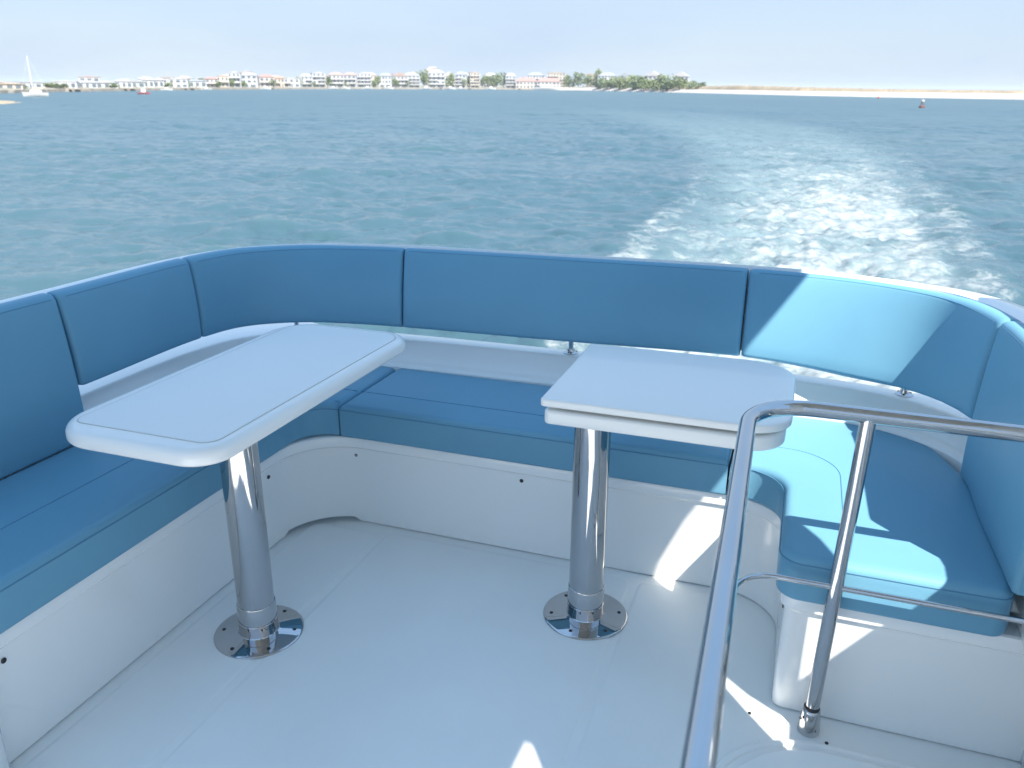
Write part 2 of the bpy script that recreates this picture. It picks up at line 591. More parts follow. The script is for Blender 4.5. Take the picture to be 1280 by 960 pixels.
def water_material():
    m = bpy.data.materials.new('sea_water')
    m.use_nodes = True
    t = m.node_tree
    b = t.nodes['Principled BSDF']
    geo = N_(t, 'ShaderNodeNewGeometry')
    pos = geo.outputs['Position']
    lat = N_(t, 'ShaderNodeAttribute', attribute_name='wake_lateral').outputs['Fac']
    alo = N_(t, 'ShaderNodeAttribute', attribute_name='wake_along').outputs['Fac']
    hgt = N_(t, 'ShaderNodeAttribute', attribute_name='wave_height').outputs['Fac']
    sub = N_(t, 'ShaderNodeAttribute', attribute_name='subgrid').outputs['Fac']     # waves finer than the mesh, far off
    al = math_node(t, 'ABSOLUTE', lat)
    # body of the water: shallow green inlet, patchy
    patch = noise(t, pos, 0.02, 5, 0.6)
    body = mixcol(t, maprange(t, patch, 0.35, 0.65, 0, 1), (0.042, 0.090, 0.116), (0.050, 0.100, 0.120))
    body = mixcol(t, maprange(t, hgt, 1.0, 3.4, 0, 0.22), body, (0.075, 0.140, 0.130))
    # churned, aerated water in the wake
    inside = maprange(t, al, 0.45, 1.15, 1, 0)
    fall = maprange(t, alo, 10, 190, 1, 0.0)
    fog = noise(t, pos, 0.55, 5, 0.6, 0.6)
    milk = math_node(t, 'MULTIPLY', math_node(t, 'MULTIPLY', inside, fall), maprange(t, fog, 0.22, 0.70, 0.30, 1.0))
    body = mixcol(t, milk, body, (0.150, 0.215, 0.235))
    # churned foam: solid in the core near the boat, breaking into patches and lace with distance
    mpn = N_(t, 'ShaderNodeMapping')
    mpn.inputs['Scale'].default_value = (0.75, 1.0, 1.0)
    t.links.new(pos, mpn.inputs['Vector'])
    f1 = noise(t, mpn.outputs['Vector'], 0.70, 10, 0.66, 1.3)
    f2 = noise(t, mpn.outputs['Vector'], 3.2, 8, 0.72, 1.2)
    f3 = noise(t, pos, 0.22, 3, 0.5, 0.3)
    tex = math_node(t, 'ADD', math_node(t, 'MULTIPLY', f1, 0.58), math_node(t, 'MULTIPLY', f2, 0.42))
    core = math_node(t, 'MULTIPLY', maprange(t, al, 0.55, 1.12, 1, 0), maprange(t, lat, -0.9, 0.1, 0.55, 1.0))
    rim = math_node(t, 'MULTIPLY', math_node(t, 'MULTIPLY', maprange(t, al, 0.66, 0.9, 0, 1), maprange(t, al, 0.96, 1.16, 1, 0)), 0.68)
    amount = math_node(t, 'MULTIPLY', math_node(t, 'MAXIMUM', core, rim), maprange(t, alo, 10, 92, 1.0, 0.0, False))
    amount = math_node(t, 'MULTIPLY', amount, maprange(t, f3, 0.32, 0.65, 0.72, 1.15))
    thr = maprange(t, amount, 0.0, 1.0, 0.68, 0.33, False)
    foam = maprange(t, tex, math_node(t, 'SUBTRACT', thr, 0.06), math_node(t, 'ADD', thr, 0.21), 0, 1)
    foam = math_node(t, 'MULTIPLY', foam, maprange(t, amount, 0.02, 0.2, 0, 1))
    # a few stray flecks on crests elsewhere
    body = mixcol(t, foam, body, mixcol(t, maprange(t, f2, 0.35, 0.65, 0, 1), (0.23, 0.275, 0.29), (0.35, 0.375, 0.38)))
    t.links.new(body, b.inputs['Base Color'])
    rough = math_node(t, 'ADD', math_node(t, 'MULTIPLY', foam, 0.5), math_node(t, 'ADD', math_node(t, 'MULTIPLY', milk, 0.12), math_node(t, 'ADD', math_node(t, 'MULTIPLY', sub, 0.30), 0.10)))
    t.links.new(rough, b.inputs['Roughness'])
    b.inputs['IOR'].default_value = 1.333
    # wind ripples
    n1 = noise(t, pos, 1.1, 6, 0.62, 0.3)
    n2 = noise(t, pos, 5.0, 5, 0.6)
    n3 = noise(t, pos, 0.16, 3, 0.5)
    hsum = math_node(t, 'ADD', math_node(t, 'MULTIPLY', n1, 0.42), math_node(t, 'MULTIPLY', n2, 0.07))
    hsum = math_node(t, 'ADD', hsum, math_node(t, 'MULTIPLY', n3, 1.2))
    hsum = math_node(t, 'ADD', hsum, math_node(t, 'MULTIPLY', foam, 0.02))
    bp = N_(t, 'ShaderNodeBump')
    bp.inputs['Strength'].default_value = 0.55
    bp.inputs['Distance'].default_value = 0.3
    t.links.new(hsum, bp.inputs['Height'])
    t.links.new(bp.outputs['Normal'], b.inputs['Normal'])
    return m


build_sea()

# ------------------------------------------------------------------ the boat: floor and mouldings
def boat(o):
    BOAT.append(o)
    return o


# cockpit sole with raised non-skid panels
g = G()
g.ring_solid([(-1.62, -2.4), (0.62, -2.4), (0.62, 2.25), (-1.62, 2.25)], [(0, -0.06), (0, 0.0)])
floor = boat(tag(g.build('cockpit_floor', FLOORS), kind='structure'))
for x0, x1, y0, y1 in ((-1.405, -1.165, -2.2, 2.03), (-1.140, -0.345, -2.2, 2.05), (-0.322, -0.10, -2.2, 2.05)):
    g = G()
    g.ring_solid(rrect(x0, x1, y0, y1, (0.03,) * 4, 6), [(0.0, -0.002), (0.0, 0.0003), (0.004, 0.002), (0.012, 0.002)])
    g.build('nonskid_panel', FLOOR, floor)

# settee base: one continuous moulded riser round the cockpit
base = boat(tag(empty('settee_base', (-0.6, 2.1, 0)), 'white moulded settee base running in a U around the cockpit floor', 'settee base'))
BR = (-0.6, 2.1, 0)
riser_pts = fillet([(-1.426, 0.90, 0), (-1.426, 2.076, 0), (0.054, 2.076, 0), (0.054, 1.632, 0), (0.572, 1.632, 0)],
                   [0, 0.19, 0.15, 0.035, 0], 14)
riser_path = [(p.x, p.y) for p in resample(riser_pts, 0.03)]


def rz(i, p, prof):
    # finger gap moulded into the bottom of the corner
    if p.x < -1.265 and p.y > 1.925:
        return [(a, max(z, 0.016)) if z < 0.1 else (a, z) for a, z in prof]
    return prof


g = G()
ribbon(g, riser_path, [(0.030, 0.003), (0.011, 0.003), (0.010, 0.06), (0.010, 0.258), (0.007, 0.266), (0.001, 0.272), (0.0, 0.277),
                       (0.0, 0.297), (0.002, 0.303), (0.008, 0.306), (0.10, 0.306)], rz)
riser = g.build('riser', GEL, base, 24, BR)
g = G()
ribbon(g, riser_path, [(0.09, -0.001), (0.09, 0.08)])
g.build('gap_shade', SHADEIN, base, 50, BR)  # near-black sheet stands in for the shade inside the base


def screw(parent, p, nrm, root, r=0.0062, material=DARK, name='screw'):
    n = Vector(nrm).normalized()
    u = n.cross(Vector((0, 0, 1)) if abs(n.z) < 0.9 else Vector((1, 0, 0))).normalized()
    w_ = n.cross(u)
    v, f = [], []
    prof = ((1.0, -0.001), (1.0, 0.0012), (0.7, 0.0024), (0.35, 0.0026), (0.25, 0.0012))
    q = Vector(p) - Vector(root)
    k = 10
    for a, h in prof:
        for i in range(k):
            th = 2 * math.pi * i / k
            v.append(q + (u * math.cos(th) + w_ * math.sin(th)) * r * a + n * h)
    for j in range(len(prof) - 1):
        for i in range(k):
            l = (i + 1) % k
            f.append((j * k + i, j * k + l, (j + 1) * k + l, (j + 1) * k + i))
    f.append(tuple(range((len(prof) - 1) * k, len(prof) * k)))
    return obj(name, mesh_from(name, v, f, material, 40), parent)


for p, n in (((-1.435, 1.86, 0.236), (1, 0, 0)), ((-1.262, 2.086, 0.240), (0.15, -1, 0)), ((-0.70, 2.086, 0.243), (0, -1, 0)),
             ((-1.435, 0.955, 0.236), (1, 0, 0)), ((0.064, 1.70, 0.235), (-1, 0, 0)), ((0.548, 1.642, 0.235), (0, -1, 0))):
    screw(base, p, n, BR)

# coaming: low wall with a ledge behind the seats
co_path, _ = catmull([(-1.93, 0.2), (-1.927, 1.0), (-1.924, 1.66), (-1.915, 2.16), (-1.865, 2.345), (-1.73, 2.465), (-1.52, 2.515), (-1.313, 2.531),
                      (-0.749, 2.545), (-0.2, 2.548), (0.05, 2.543), (0.241, 2.515), (0.37, 2.465), (0.470, 2.385), (0.545, 2.27), (0.580, 2.05), (0.59, 1.7), (0.592, 1.45)], 7)
CO = (-0.6, 2.55, 0)
coam = boat(tag(empty('coaming', CO), 'white coaming wall with narrow ledge behind the blue settee, steel stanchions on it', 'coaming'))


def coam_wide(i, p, prof):
    # the ledge is wide under the side backrests and narrows across the stern
    k = max(0.0, min(1.0, (-1.60 - p.x) / 0.16)) if p.x < -1.5 else (max(0.0, min(1.0, (p.x - 0.33) / 0.10)) if p.x > 0 else 0)
    k = k * k * (3 - 2 * k)
    return [(a + (0.13 * k if a >= 0.06 else 0), z) for a, z in prof]


g = G()
ribbon(g, [(p[0], p[1]) for p in co_path],
       [(-0.074, 0.30), (-0.072, 0.418), (-0.066, 0.428), (-0.052, 0.434), (-0.046, 0.440), (-0.008, 0.491), (-0.004, 0.4975), (0.001, 0.5010), (0.006, 0.502),
        (0.060, 0.502), (0.072, 0.499), (0.080, 0.488), (0.085, 0.40), (0.12, -0.1), (0.10, -0.75)], coam_wide)
g.build('coaming_wall', GEL, coam, 22, CO)


def stanchion(x, y, zt):
    g = G()
    g.lathe([(0.0085, 0.0), (0.0085, zt - 0.502)], (x, y, 0.502), 20)
    s = g.build('stanchion', CHROME, coam, 35, CO)
    g = G()
    g.lathe([(0.026, 0), (0.026, 0.002), (0.022, 0.005), (0.0135, 0.007), (0.0125, 0.016), (0.0115, 0.017), (0.009, 0.017)], (x, y, 0.502), 28)
    g.build('flange', CHROME, s, 35, CO)
    for a in (20, 140, 260):
        screw(s, (x + 0.019 * math.cos(R(a)), y + 0.019 * math.sin(R(a)), 0.5065), (0, 0, 1), CO, 0.0035, DARK)


for x, y in ((-1.735, 2.505), (-0.692, 2.580), (0.348, 2.520)):
    stanchion(x, y, 0.60)

# ------------------------------------------------------------------ seat cushions
SEATZ0, SEATZ1 = 0.3075, 0.416


def poly_ccw(p):
    a = sum(p[i][0] * p[(i + 1) % len(p)][1] - p[(i + 1) % len(p)][0] * p[i][1] for i in range(len(p)))
    return p if a > 0 else p[::-1]


def seat(outline, front, stitch, label):
    """outline: list of 2-D points; front: path of the front edge for the welt; stitch: path of the top stitching"""
    o = poly_ccw(outline)
    g = G()
    prof = round_prof(SEATZ0, SEATZ1, 0.010, 0.020, 6, 0.01)
    g.ring_solid(o, prof)
    c = boat(tag(g.build('seat_cushion', VINYL, None, 40), label, 'cushion', 'blue settee seat cushions'))
    for pth, z, r, off in ((front, SEATZ1 - 0.017, 0.0016, 0.0005), (stitch, SEATZ1 + 0.0002, 0.0012, 0)):
        if pth is None: continue
        g = G()
        g.tube([(p[0], p[1], z) for p in pth], r, 8)
        g.build('stitched_seam', STITCH, c, 60)
    return c


def fil(pts, radii, n=10):
    return [(p.x, p.y) for p in fillet([(a, b, 0) for a, b in pts], radii, n)]


gp = 0.003
# left run with the corner
f_ = fil([(-1.412, 0.25), (-1.412, 2.062), (-1.301 - gp, 2.062)], [0, 0.105, 0])
f_left = f_
b_ = fil([(-1.301 - gp, 2.47), (-1.835, 2.47), (-1.835, 0.25)], [0, 0.2, 0])
st = fil([(-1.60, 0.26), (-1.60, 2.195), (-1.301 - gp - 0.004, 2.195)], [0, 0.12, 0])
seat(f_ + b_, f_left, st, 'long blue vinyl seat cushion under the left table, along the left side')
# aft
f_ = [(-1.301 + gp, 2.062), (-0.105 - gp, 2.062)]
seat(f_ + [(-0.105 - gp, 2.475), (-1.301 + gp, 2.475)], f_, [(-1.301 + gp + 0.004, 2.195), (-0.115, 2.195)],
     'blue vinyl seat cushion along the stern, between the two tables')
# right wing
f_ = fil([(-0.105 + gp, 2.062), (0.040, 2.062), (0.040, 1.612), (0.478, 1.612), (0.506, 1.70)], [0, 0.12, 0.05, 0.034, 0], 12)
b_ = fil([(0.506, 1.71), (0.490, 2.14), (0.420, 2.36), (0.27, 2.465), (-0.105 + gp, 2.475)], [0, 0.1, 0.1, 0.1, 0], 8)
st = fil([(-0.09, 2.195), (0.172, 2.195), (0.172, 1.83)], [0, 0.14, 0], 12)
seat(f_ + b_, f_, st, 'blue vinyl seat cushion at the right end, half in sunlight beside the steel rail')

# ------------------------------------------------------------------ backrests
# plan of the front-bottom edge (z .57) and of the back-top edge (z .835), knots matched
BOT = [(-1.815, 0.2), (-1.815, 0.9), (-1.812, 1.594), (-1.820, 2.10), (-1.774, 2.268), (-1.622, 2.385), (-1.440, 2.432), (-1.269, 2.452), (-0.70, 2.482),
       (-0.131, 2.512), (0.045, 2.478), (0.16, 2.435), (0.324, 2.362), (0.396, 2.292), (0.456, 2.165), (0.463, 1.9), (0.470, 1.60)]
TOP = [(-1.885, 0.2), (-1.882, 0.9), (-1.879, 1.577), (-1.881, 2.097), (-1.822, 2.325), (-1.650, 2.487), (-1.475, 2.550), (-1.296, 2.583), (-0.74, 2.618),
       (-0.134, 2.638), (0.075, 2.622), (0.235, 2.575), (0.395, 2.478), (0.470, 2.375), (0.527, 2.163), (0.545, 1.9), (0.552, 1.60)]
NB = 14
cb, kn = catmull(BOT, NB)
ct, _ = catmull(TOP, NB)
ZB, ZT, TH = 0.57, 0.836, 0.055


def plan_normal(c, i):
    d = Vector(c[min(i + 1, len(c) - 1)]) - Vector(c[max(i - 1, 0)])
    d.normalize()
    return Vector((-d.y, d.x))           # left of travel = outboard


def backrest(k0, k1, label, tall=False):
    i0, i1 = kn[k0], kn[k1]
    # parameter list with extra samples close to the ends for the soft corners
    tl = []
    Lb = 0
    base_t = [i0 + (i1 - i0) * k / max(24, (i1 - i0)) for k in range(max(24, (i1 - i0)) + 1)]

    def at(c, t):
        i = min(int(t), len(c) - 2)
        return Vector(c[i]).lerp(Vector(c[i + 1]), t - i)
    per = (at(ct, i1) - at(ct, i0)).length / max(1e-6, (i1 - i0))
    gap = 0.0025 / per
    e = [0.0, 0.0015, 0.004, 0.008, 0.013, 0.02]
    sh = [0.011, 0.0065, 0.0032, 0.0012, 0.0003, 0]
    ts = [(i0 + gap + x / per, s_) for x, s_ in zip(e, sh)]
    ts += [(t, 0) for t in base_t if i0 + gap + 0.022 / per < t < i1 - gap - 0.022 / per]
    ts += [(i1 - gap - x / per, s_) for x, s_ in reversed(list(zip(e, sh)))]
    zb = 0.418 if tall else ZB
    v, f = [], []
    m = 0
    welt = []
    for t, shrink in ts:
        pb, pt = at(cb, t), at(ct, t)
        d = (at(ct, min(t + 0.5, len(ct) - 1.001)) - at(ct, max(t - 0.5, 0))).normalized()
        o = Vector((-d.y, d.x))
        ft = pt - o * TH                       # front top edge in plan
        B3 = Vector((pb.x, pb.y, ZB)); T3 = Vector((ft.x, ft.y, ZT))
        if tall:
            B3 = T3 + (B3 - T3) * ((ZT - zb) / (ZT - ZB)) * 1.0
            B3 = Vector((pb.x + 0.0 * o.x, pb.y, zb))
        upv = (T3 - B3)
        H = upv.length
        upv.normalize()
        o3 = Vector((o.x, o.y, 0))
        o3 = (o3 - upv * o3.dot(upv)).normalized()
        r, rb = 0.022, 0.010
        sec = [(TH, 0.004), (TH - 0.004, 0.0), (rb, 0.0), (rb * 0.3, rb * 0.3), (0, rb)]
        for k in range(1, 8):
            u = k / 8
            sec.append((-0.007 * math.sin(math.pi * u) ** 0.7, rb + (H - rb - r) * u))
        sec += [(0, H - r)] + [(r - r * math.cos(R(a)), H - r + r * math.sin(R(a))) for a in (22, 45, 68)] + [(r, H)]
        sec += [(TH * 0.7, H + 0.001), (TH - 0.008, H - 0.001), (TH, H - 0.009)]
        m = len(sec)
        ca, ch = TH / 2, H / 2
        for a, h in sec:
            da, dh = a - ca, h - ch
            a2 = ca + da * (1 - shrink / ca) if ca else a
            h2 = ch + dh * (1 - shrink * 0.55 / ch)
            v.append(B3 + o3 * a2 + upv * h2)
        if shrink == 0:
            welt.append(B3 + o3 * 0.0020 + upv * (H - 0.014))
    n = len(ts)
    for i in range(n - 1):
        for k in range(m):
            l = (k + 1) % m
            f.append((i * m + k, i * m + l, (i + 1) * m + l, (i + 1) * m + k))
    f.append(tuple(range(m)))
    f.append(tuple(range((n - 1) * m + m - 1, (n - 1) * m - 1, -1)))
    f = [tuple(reversed(q)) for q in f]
    gg = G(); gg.add(v, f)
    c = boat(tag(gg.build('backrest_cushion', VINYL, None, 50), label, 'cushion', 'blue backrest cushions'))
    gg = G(); gg.tube(welt, 0.0011, 8)
    gg.build('stitched_seam', STITCH, c, 60)
    return c


backrest(0, 2, 'tall blue backrest cushion at the far left, reaching down to the seat', True)
backrest(2, 3, 'short blue backrest cushion behind the near end of the left table')
backrest(3, 7, 'curved blue backrest cushion in the left stern corner')
backrest(7, 9, 'long blue backrest cushion across the stern, second straight panel behind the tables')
backrest(9, 14, 'curved blue backrest cushion in the right stern corner, partly in bright sun')
backrest(14, 16, 'tall blue backrest cushion at the right edge, beside the rail', True)

# white moulded shell that carries the backrests
SH = (-0.6, 2.6, 0.5)
shell = boat(tag(empty('backrest_shell', SH), 'white moulded shell outside the blue backrests, showing at both sides', 'shell'))
g = G()
v, f = [], []
wid = [0.040, 0.040, 0.040, 0.034, 0.020, 0.010, 0.008, 0.008, 0.008, 0.008, 0.008, 0.020, 0.060, 0.085, 0.11, 0.13, 0.13]
for i in range(len(ct)):
    o = plan_normal(ct, i)
    k = min(i / NB, len(wid) - 1.001)
    wd_ = wid[int(k)] * (1 - k % 1) + wid[int(k) + 1] * (k % 1)
    p = Vector(ct[i])
    q = Vector(cb[i]) + o * TH
    sec = [(q + o * 0.004, 0.572), (p + o * 0.0025, 0.822), (p + o * 0.003, ZT - 0.009), (p + o * (0.003 + wd_ * 0.3), ZT - 0.004), (p + o * (0.003 + wd_ * 0.8), ZT - 0.006),
           (p + o * (0.003 + wd_), ZT - 0.016), (p + o * (0.006 + wd_), 0.70), (q + o * (0.02 + wd_), 0.572)]
    m = len(sec)
    v += [(a.x, a.y, z) for a, z in sec]
for i in range(len(ct) - 1):
    for k in range(m):
        l = (k + 1) % m
        f.append((i * m + l, i * m + k, (i + 1) * m + k, (i + 1) * m + l))
f.append(tuple(range(m))); f.append(tuple(range((len(ct) - 1) * m + m - 1, (len(ct) - 1) * m - 1, -1)))
f = [tuple(reversed(q)) for q in f]
g.add(v, f)
g.build('shell_moulding', GEL, shell, 45, SH)

# ------------------------------------------------------------------ tables
def pedestal(root, P, ztop):
    g = G()
    g.lathe([(0.114, 0.0), (0.114, 0.0025), (0.1125, 0.0040), (0.108, 0.0050), (0.060, 0.0085), (0.052, 0.010), (0.0505, 0.012)], (P[0], P[1], 0.002), 72)
    bp = g.build('base_plate', CHROME, root, 35, P)
    for k in range(6):
        a = R(20 + 60 * k)
        screw(bp, (P[0] + 0.092 * math.cos(a), P[1] + 0.092 * math.sin(a), 0.0076), (0, 0, 1), P, 0.0052, DARK)
    g = G()
    g.lathe([(0.0495, 0.010), (0.0492, 0.044), (0.0478, 0.0455), (0.0478, 0.0475), (0.0492, 0.049), (0.0488, 0.094), (0.0478, 0.0965), (0.0470, 0.097)], (P[0], P[1], 0), 64)
    g.build('collar', CHROME, root, 35, P)
    g = G()
    g.lathe([(0.0462, 0.09), (0.0462, ztop)], (P[0], P[1], 0), 64)
    g.build('pedestal_tube', ALU, root, 35, P)


# left table: one-piece moulded top
P1 = (-1.217, 1.474, 0.0)
t1 = boat(tag(empty('table', P1), 'long white table with rounded moulded edge on steel pedestal, at the left', 'table', 'cockpit tables'))
TZ = 0.662
g = G()
out = rrect(-1.478, -1.044, 1.172, 2.112, (0.115, 0.080, 0.10, 0.12), 14)
prof = round_prof(TZ - 0.037, TZ, 0.009, 0.020, 8, 0.004)
g.ring_solid(out, prof)
top = g.build('table_top', TABLE, t1, 40, P1)
g = G()
inn = rrect(-1.440, -1.074, 1.222, 2.076, (0.03, 0.035, 0.06, 0.07), 8)
g.ring_solid(inn, [(0.0, TZ - 0.003), (0.0, TZ + 0.0008), (0.0015, TZ + 0.0018), (0.004, TZ + 0.0018)])
g.build('inlay_panel', TABIN, top, 40, P1)
g = G()
g.tube([(p[0], p[1], TZ + 0.0002) for p in rrect(-1.4412, -1.0728, 1.2208, 2.0772, (0.031, 0.036, 0.061, 0.071), 8)], 0.0010, 6, True)
g.build('inlay_groove', mat('groove_grey', (0.52, 0.50, 0.45), 0.6), top, 60, P1)
g = G()
g.box(-1.29, -1.15, 1.40, 1.55, TZ - 0.058, TZ - 0.0465)
g.build('mount_plate', ALU, t1, 30, P1)
pedestal(t1, P1, TZ - 0.05)

# right table: folded, two leaves stacked
P2 = (-0.430, 1.836, 0.0)
t2 = boat(tag(empty('table', P2), 'square white folding table with two stacked leaves on steel pedestal, behind the rail', 'table', 'cockpit tables'))
g = G()
out = rrect(-0.530, 0.034, 1.706, 2.190, (0.012, 0.095, 0.12, 0.014), 12)
g.ring_solid(out, round_prof(TZ - 0.019, TZ, 0.003, 0.005, 4, 0.003))
g.build('upper_leaf', TABLE, t2, 40, P2)
g = G()
out = rrect(-0.524, 0.024, 1.716, 2.184, (0.016, 0.09, 0.11, 0.016), 12)
g.ring_solid(out, round_prof(TZ - 0.067, TZ - 0.031, 0.006, 0.008, 5, 0.003))
g.build('lower_leaf', TABLE, t2, 40, P2)
for yy in (1.79, 2.10):
    g = G()
    g.tube([(-0.5325, yy - 0.025, TZ - 0.0235), (-0.5325, yy + 0.025, TZ - 0.0235)], 0.004, 10)
    g.build('hinge', CHROME, t2, 40, P2)
g = G()
g.box(-0.50, -0.36, 1.785, 1.90, TZ - 0.080, TZ - 0.067)
g.build('mount_plate', ALU, t2, 30, P2)
pedestal(t2, P2, TZ - 0.07)

# ------------------------------------------------------------------ guard rail round the stairwell
RP = (0.15, 1.59, 0)
rail = boat(tag(empty('guard_rail', RP), 'polished steel guard rail with thin middle rail around the stairwell on the right', 'guard rail'))
RY, RZ_ = 1.584, 0.760
path = fillet([(-0.024, 0.30, RZ_), (-0.052, RY, RZ_), (1.05, RY, RZ_)], [0, 0.12, 0], 18)
g = G()
g.tube(resample(path, 0.05), 0.0158, 24)
g.build('top_rail', CHROME, rail, 40, RP)
path = fillet([(-0.026, 0.30, 0.377), (-0.043, RY, 0.377), (1.05, RY, 0.377)], [0, 0.085, 0], 18)
g = G()
g.tube(resample(path, 0.05), 0.0062, 14)
g.build('mid_rail', CHROME, rail, 40, RP)
for xb, xt in ((0.147, 0.166), (0.585, 0.60)):
    g = G()
    g.tube([(xb, RY + 0.008, 0.03), (xb + (xt - xb) * 0.5, RY + 0.004, 0.39), (xt, RY, RZ_ - 0.004)], 0.0150, 22)
    po = g.build('post', CHROME, rail, 40, RP)
    g = G()
    g.lathe([(0.0235, 0.0), (0.0240, 0.003), (0.0232, 0.012), (0.0195, 0.052), (0.0185, 0.058), (0.0165, 0.060)], (xb, RY + 0.006, 0.001), 32)
    g.build('post_base', CHROME, po, 40, RP)
    g = G()
    g.lathe([(0.0168, 0.0), (0.0172, 0.002), (0.0168, 0.005)], (xb, RY + 0.006, 0.0605), 24)
    g.build('seal_ring', DARK, po, 40, RP)
    screw(po, (xb - 0.0205, RY - 0.008, 0.04), (-1, -0.6, 0.15), RP, 0.003, DARK)

# ------------------------------------------------------------------ stair hatch on the sole
HR = (0.25, 1.1, 0)
hatch = boat(tag(empty('stair_hatch', HR), 'white rounded stairwell hatch lid set in the floor inside the rail', 'hatch'))
g = G()
g.ring_solid(rrect(-0.06, 0.56, 0.2, 1.545, (0.05, 0.05, 0.10, 0.24), 16), [(0.0, 0.0005), (0.0, 0.010), (0.004, 0.014), (0.016, 0.014), (0.020, 0.010), (0.030, 0.010)])
g.build('rim', GEL, hatch, 40, HR)
g = G()
g.ring_solid(rrect(-0.022, 0.522, 0.24, 1.507, (0.04, 0.04, 0.08, 0.21), 16), [(0.0, 0.0105), (0.0, 0.020), (0.004, 0.024), (0.02, 0.024)])
g.build('lid', FLOORS, hatch, 40, HR)
for p in ((0.02, 1.60, 0.0005), (0.185, 1.562, 0.0005), (-0.085, 1.35, 0.0005)):
    screw(hatch, p, (0, 0, 1), HR, 0.004, DARK)

# side liner right of the seat box and cabinet on the left
WR = (0.6, 1.0, 0)
sw = boat(tag(empty('side_liner', WR), 'white side liner panel at the right edge beside the stairwell', 'liner'))
g = G()
g.ring_solid(rrect(0.572, 0.66, -2.0, 1.70, (0.01,) * 4, 4), round_prof(0.002, 0.40, 0.004, 0.02, 4, 0.004))
g.build('liner_panel', GEL, sw, 40, WR)
CR = (-1.6, 0.5, 0)
cab = boat(tag(empty('side_cabinet', CR), 'white cabinet corner at the bottom left edge, in front of the settee', 'cabinet'))
g = G()
g.ring_solid(rrect(-1.80, -1.398, -0.9, 0.905, (0.02, 0.02, 0.03, 0.02), 8), round_prof(0.002, 0.300, 0.004, 0.01, 4, 0.004))
g.build('cabinet_body', GEL, cab, 40, CR)

# ------------------------------------------------------------------ hardtop with its side supports (out of frame; it shades the cockpit)
HT = (-0.6, 0.0, 2.0)
ht = boat(tag(empty('hardtop', HT), 'white hardtop roof over the cockpit with curved support on the right', 'hardtop'))
g = G()
g.ring_solid(rrect(-1.20, 0.955, -0.75, 1.90, (0.3, 0.3, 0.10, 0.2), 10), round_prof(2.2, 2.30, 0.02, 0.05, 4, 0.01))
g.build('roof_panel', GEL, ht, 40, HT)
g = G()
g.ring_solid(rrect(-1.14, 0.90, -0.69, 1.84, (0.28, 0.28, 0.08, 0.18), 10), [(0.02, 2.186), (0.0, 2.190), (0.0, 2.199), (0.02, 2.1995)])
g.build('lining_panel', LINING, ht, 40, HT)


def yz_panel(poly, x0, x1, name, parent, root):
    g = G()
    n = len(poly)
    v = [(x0, y, z) for y, z in poly] + [(x1, y, z) for y, z in poly]
    f = [(i, (i + 1) % n, n + (i + 1) % n, n + i) for i in range(n)] + [tuple(range(n - 1, -1, -1)), tuple(range(n, 2 * n))]
    g.add(v, f)
    o = g.build(name, GEL, parent, 30, root)
    bm = bmesh.new(); bm.from_mesh(o.data); bmesh.ops.recalc_face_normals(bm, faces=bm.faces); bm.to_mesh(o.data); bm.free()
    return o


yz_panel([(1.108, 0.88), (1.132, 0.88), (1.128, 1.185), (1.150, 1.257), (1.20, 1.315), (1.225, 1.38), (1.222, 1.46), (1.240, 1.55), (1.29, 1.605), (1.366, 1.632), (1.45, 1.655), (1.56, 1.705), (1.68, 1.79), (1.78, 1.88),
          (1.84, 2.02), (1.86, 2.2), (1.078, 2.2), (1.078, 1.03), (1.092, 0.95)], 0.69, 0.715, 'support_leg', ht, HT)
yz_panel([(0.46, 0.86), (0.975, 0.86), (0.985, 0.95), (1.005, 1.06), (1.03, 1.16), (1.078, 1.265), (1.076, 2.2), (0.56, 2.2), (0.50, 2.10), (0.45, 1.95), (0.30, 1.90), (-0.25, 1.90), (-0.25, 1.742), (0.30, 1.742), (0.362, 1.738), (0.384, 1.715), (0.382, 1.68), (0.352, 1.60),
          (0.35, 1.40), (0.40, 1.1)], 0.69, 0.715, 'sun_block_panel', ht, HT)  # added unseen panel, outline cut to keep sun off the floor
bul = boat(tag(empty('bulwark', (0.7, 1, 0)), 'white outer bulwark rising beside the right seat, outside the frame', 'bulwark'))
yz_panel([(-2.2, 0.38), (2.23, 0.38), (2.23, 1.160), (2.20, 1.165), (2.08, 1.13), (1.81, 1.09), (1.60, 1.065), (1.54, 1.045), (1.50, 1.01), (1.48, 0.965), (1.455, 0.925),
          (1.40, 0.908), (1.30, 0.914), (1.19, 0.943), (1.13, 0.958), (1.125, 0.885), (-2.2, 0.885)], 0.688, 0.745, 'bulwark_panel', bul, (0.7, 1, 0))
# left supports of the hardtop
for y0 in (-0.55, 0.55):
    g = G()
    g.tube([(-1.98, y0 - 0.1, 0.45), (-1.75, y0 - 0.05, 1.4), (-1.1, y0, 2.22)], 0.028, 14)
    g.build('support_post', CHROME, ht, 40, HT)

# ------------------------------------------------------------------ the far shore
SHORE = [(-63.52, 268), (-57.46, 290), (-53.25, 314), (-50.20, 336), (-47.78, 382), (-45.24, 423), (-42.59, 470), (-36.99, 587), (-29.49, 737), (-21.63, 844),
         (-18.18, 852), (-15.27, 834), (-11.07, 699), (-4.94, 557), (-1.02, 492), (3.64, 454), (11.26, 429), (15.77, 403), (22.31, 379), (30, 365), (38, 360)]
sb, sd = [a for a, _ in SHORE], [b for _, b in SHORE]


def shore_dist(b):
    return float(np.interp(b, sb, sd))


def polar(b, d, z=0.0):
    return Vector((d * math.sin(R(b)), d * math.cos(R(b)), SEA + z))


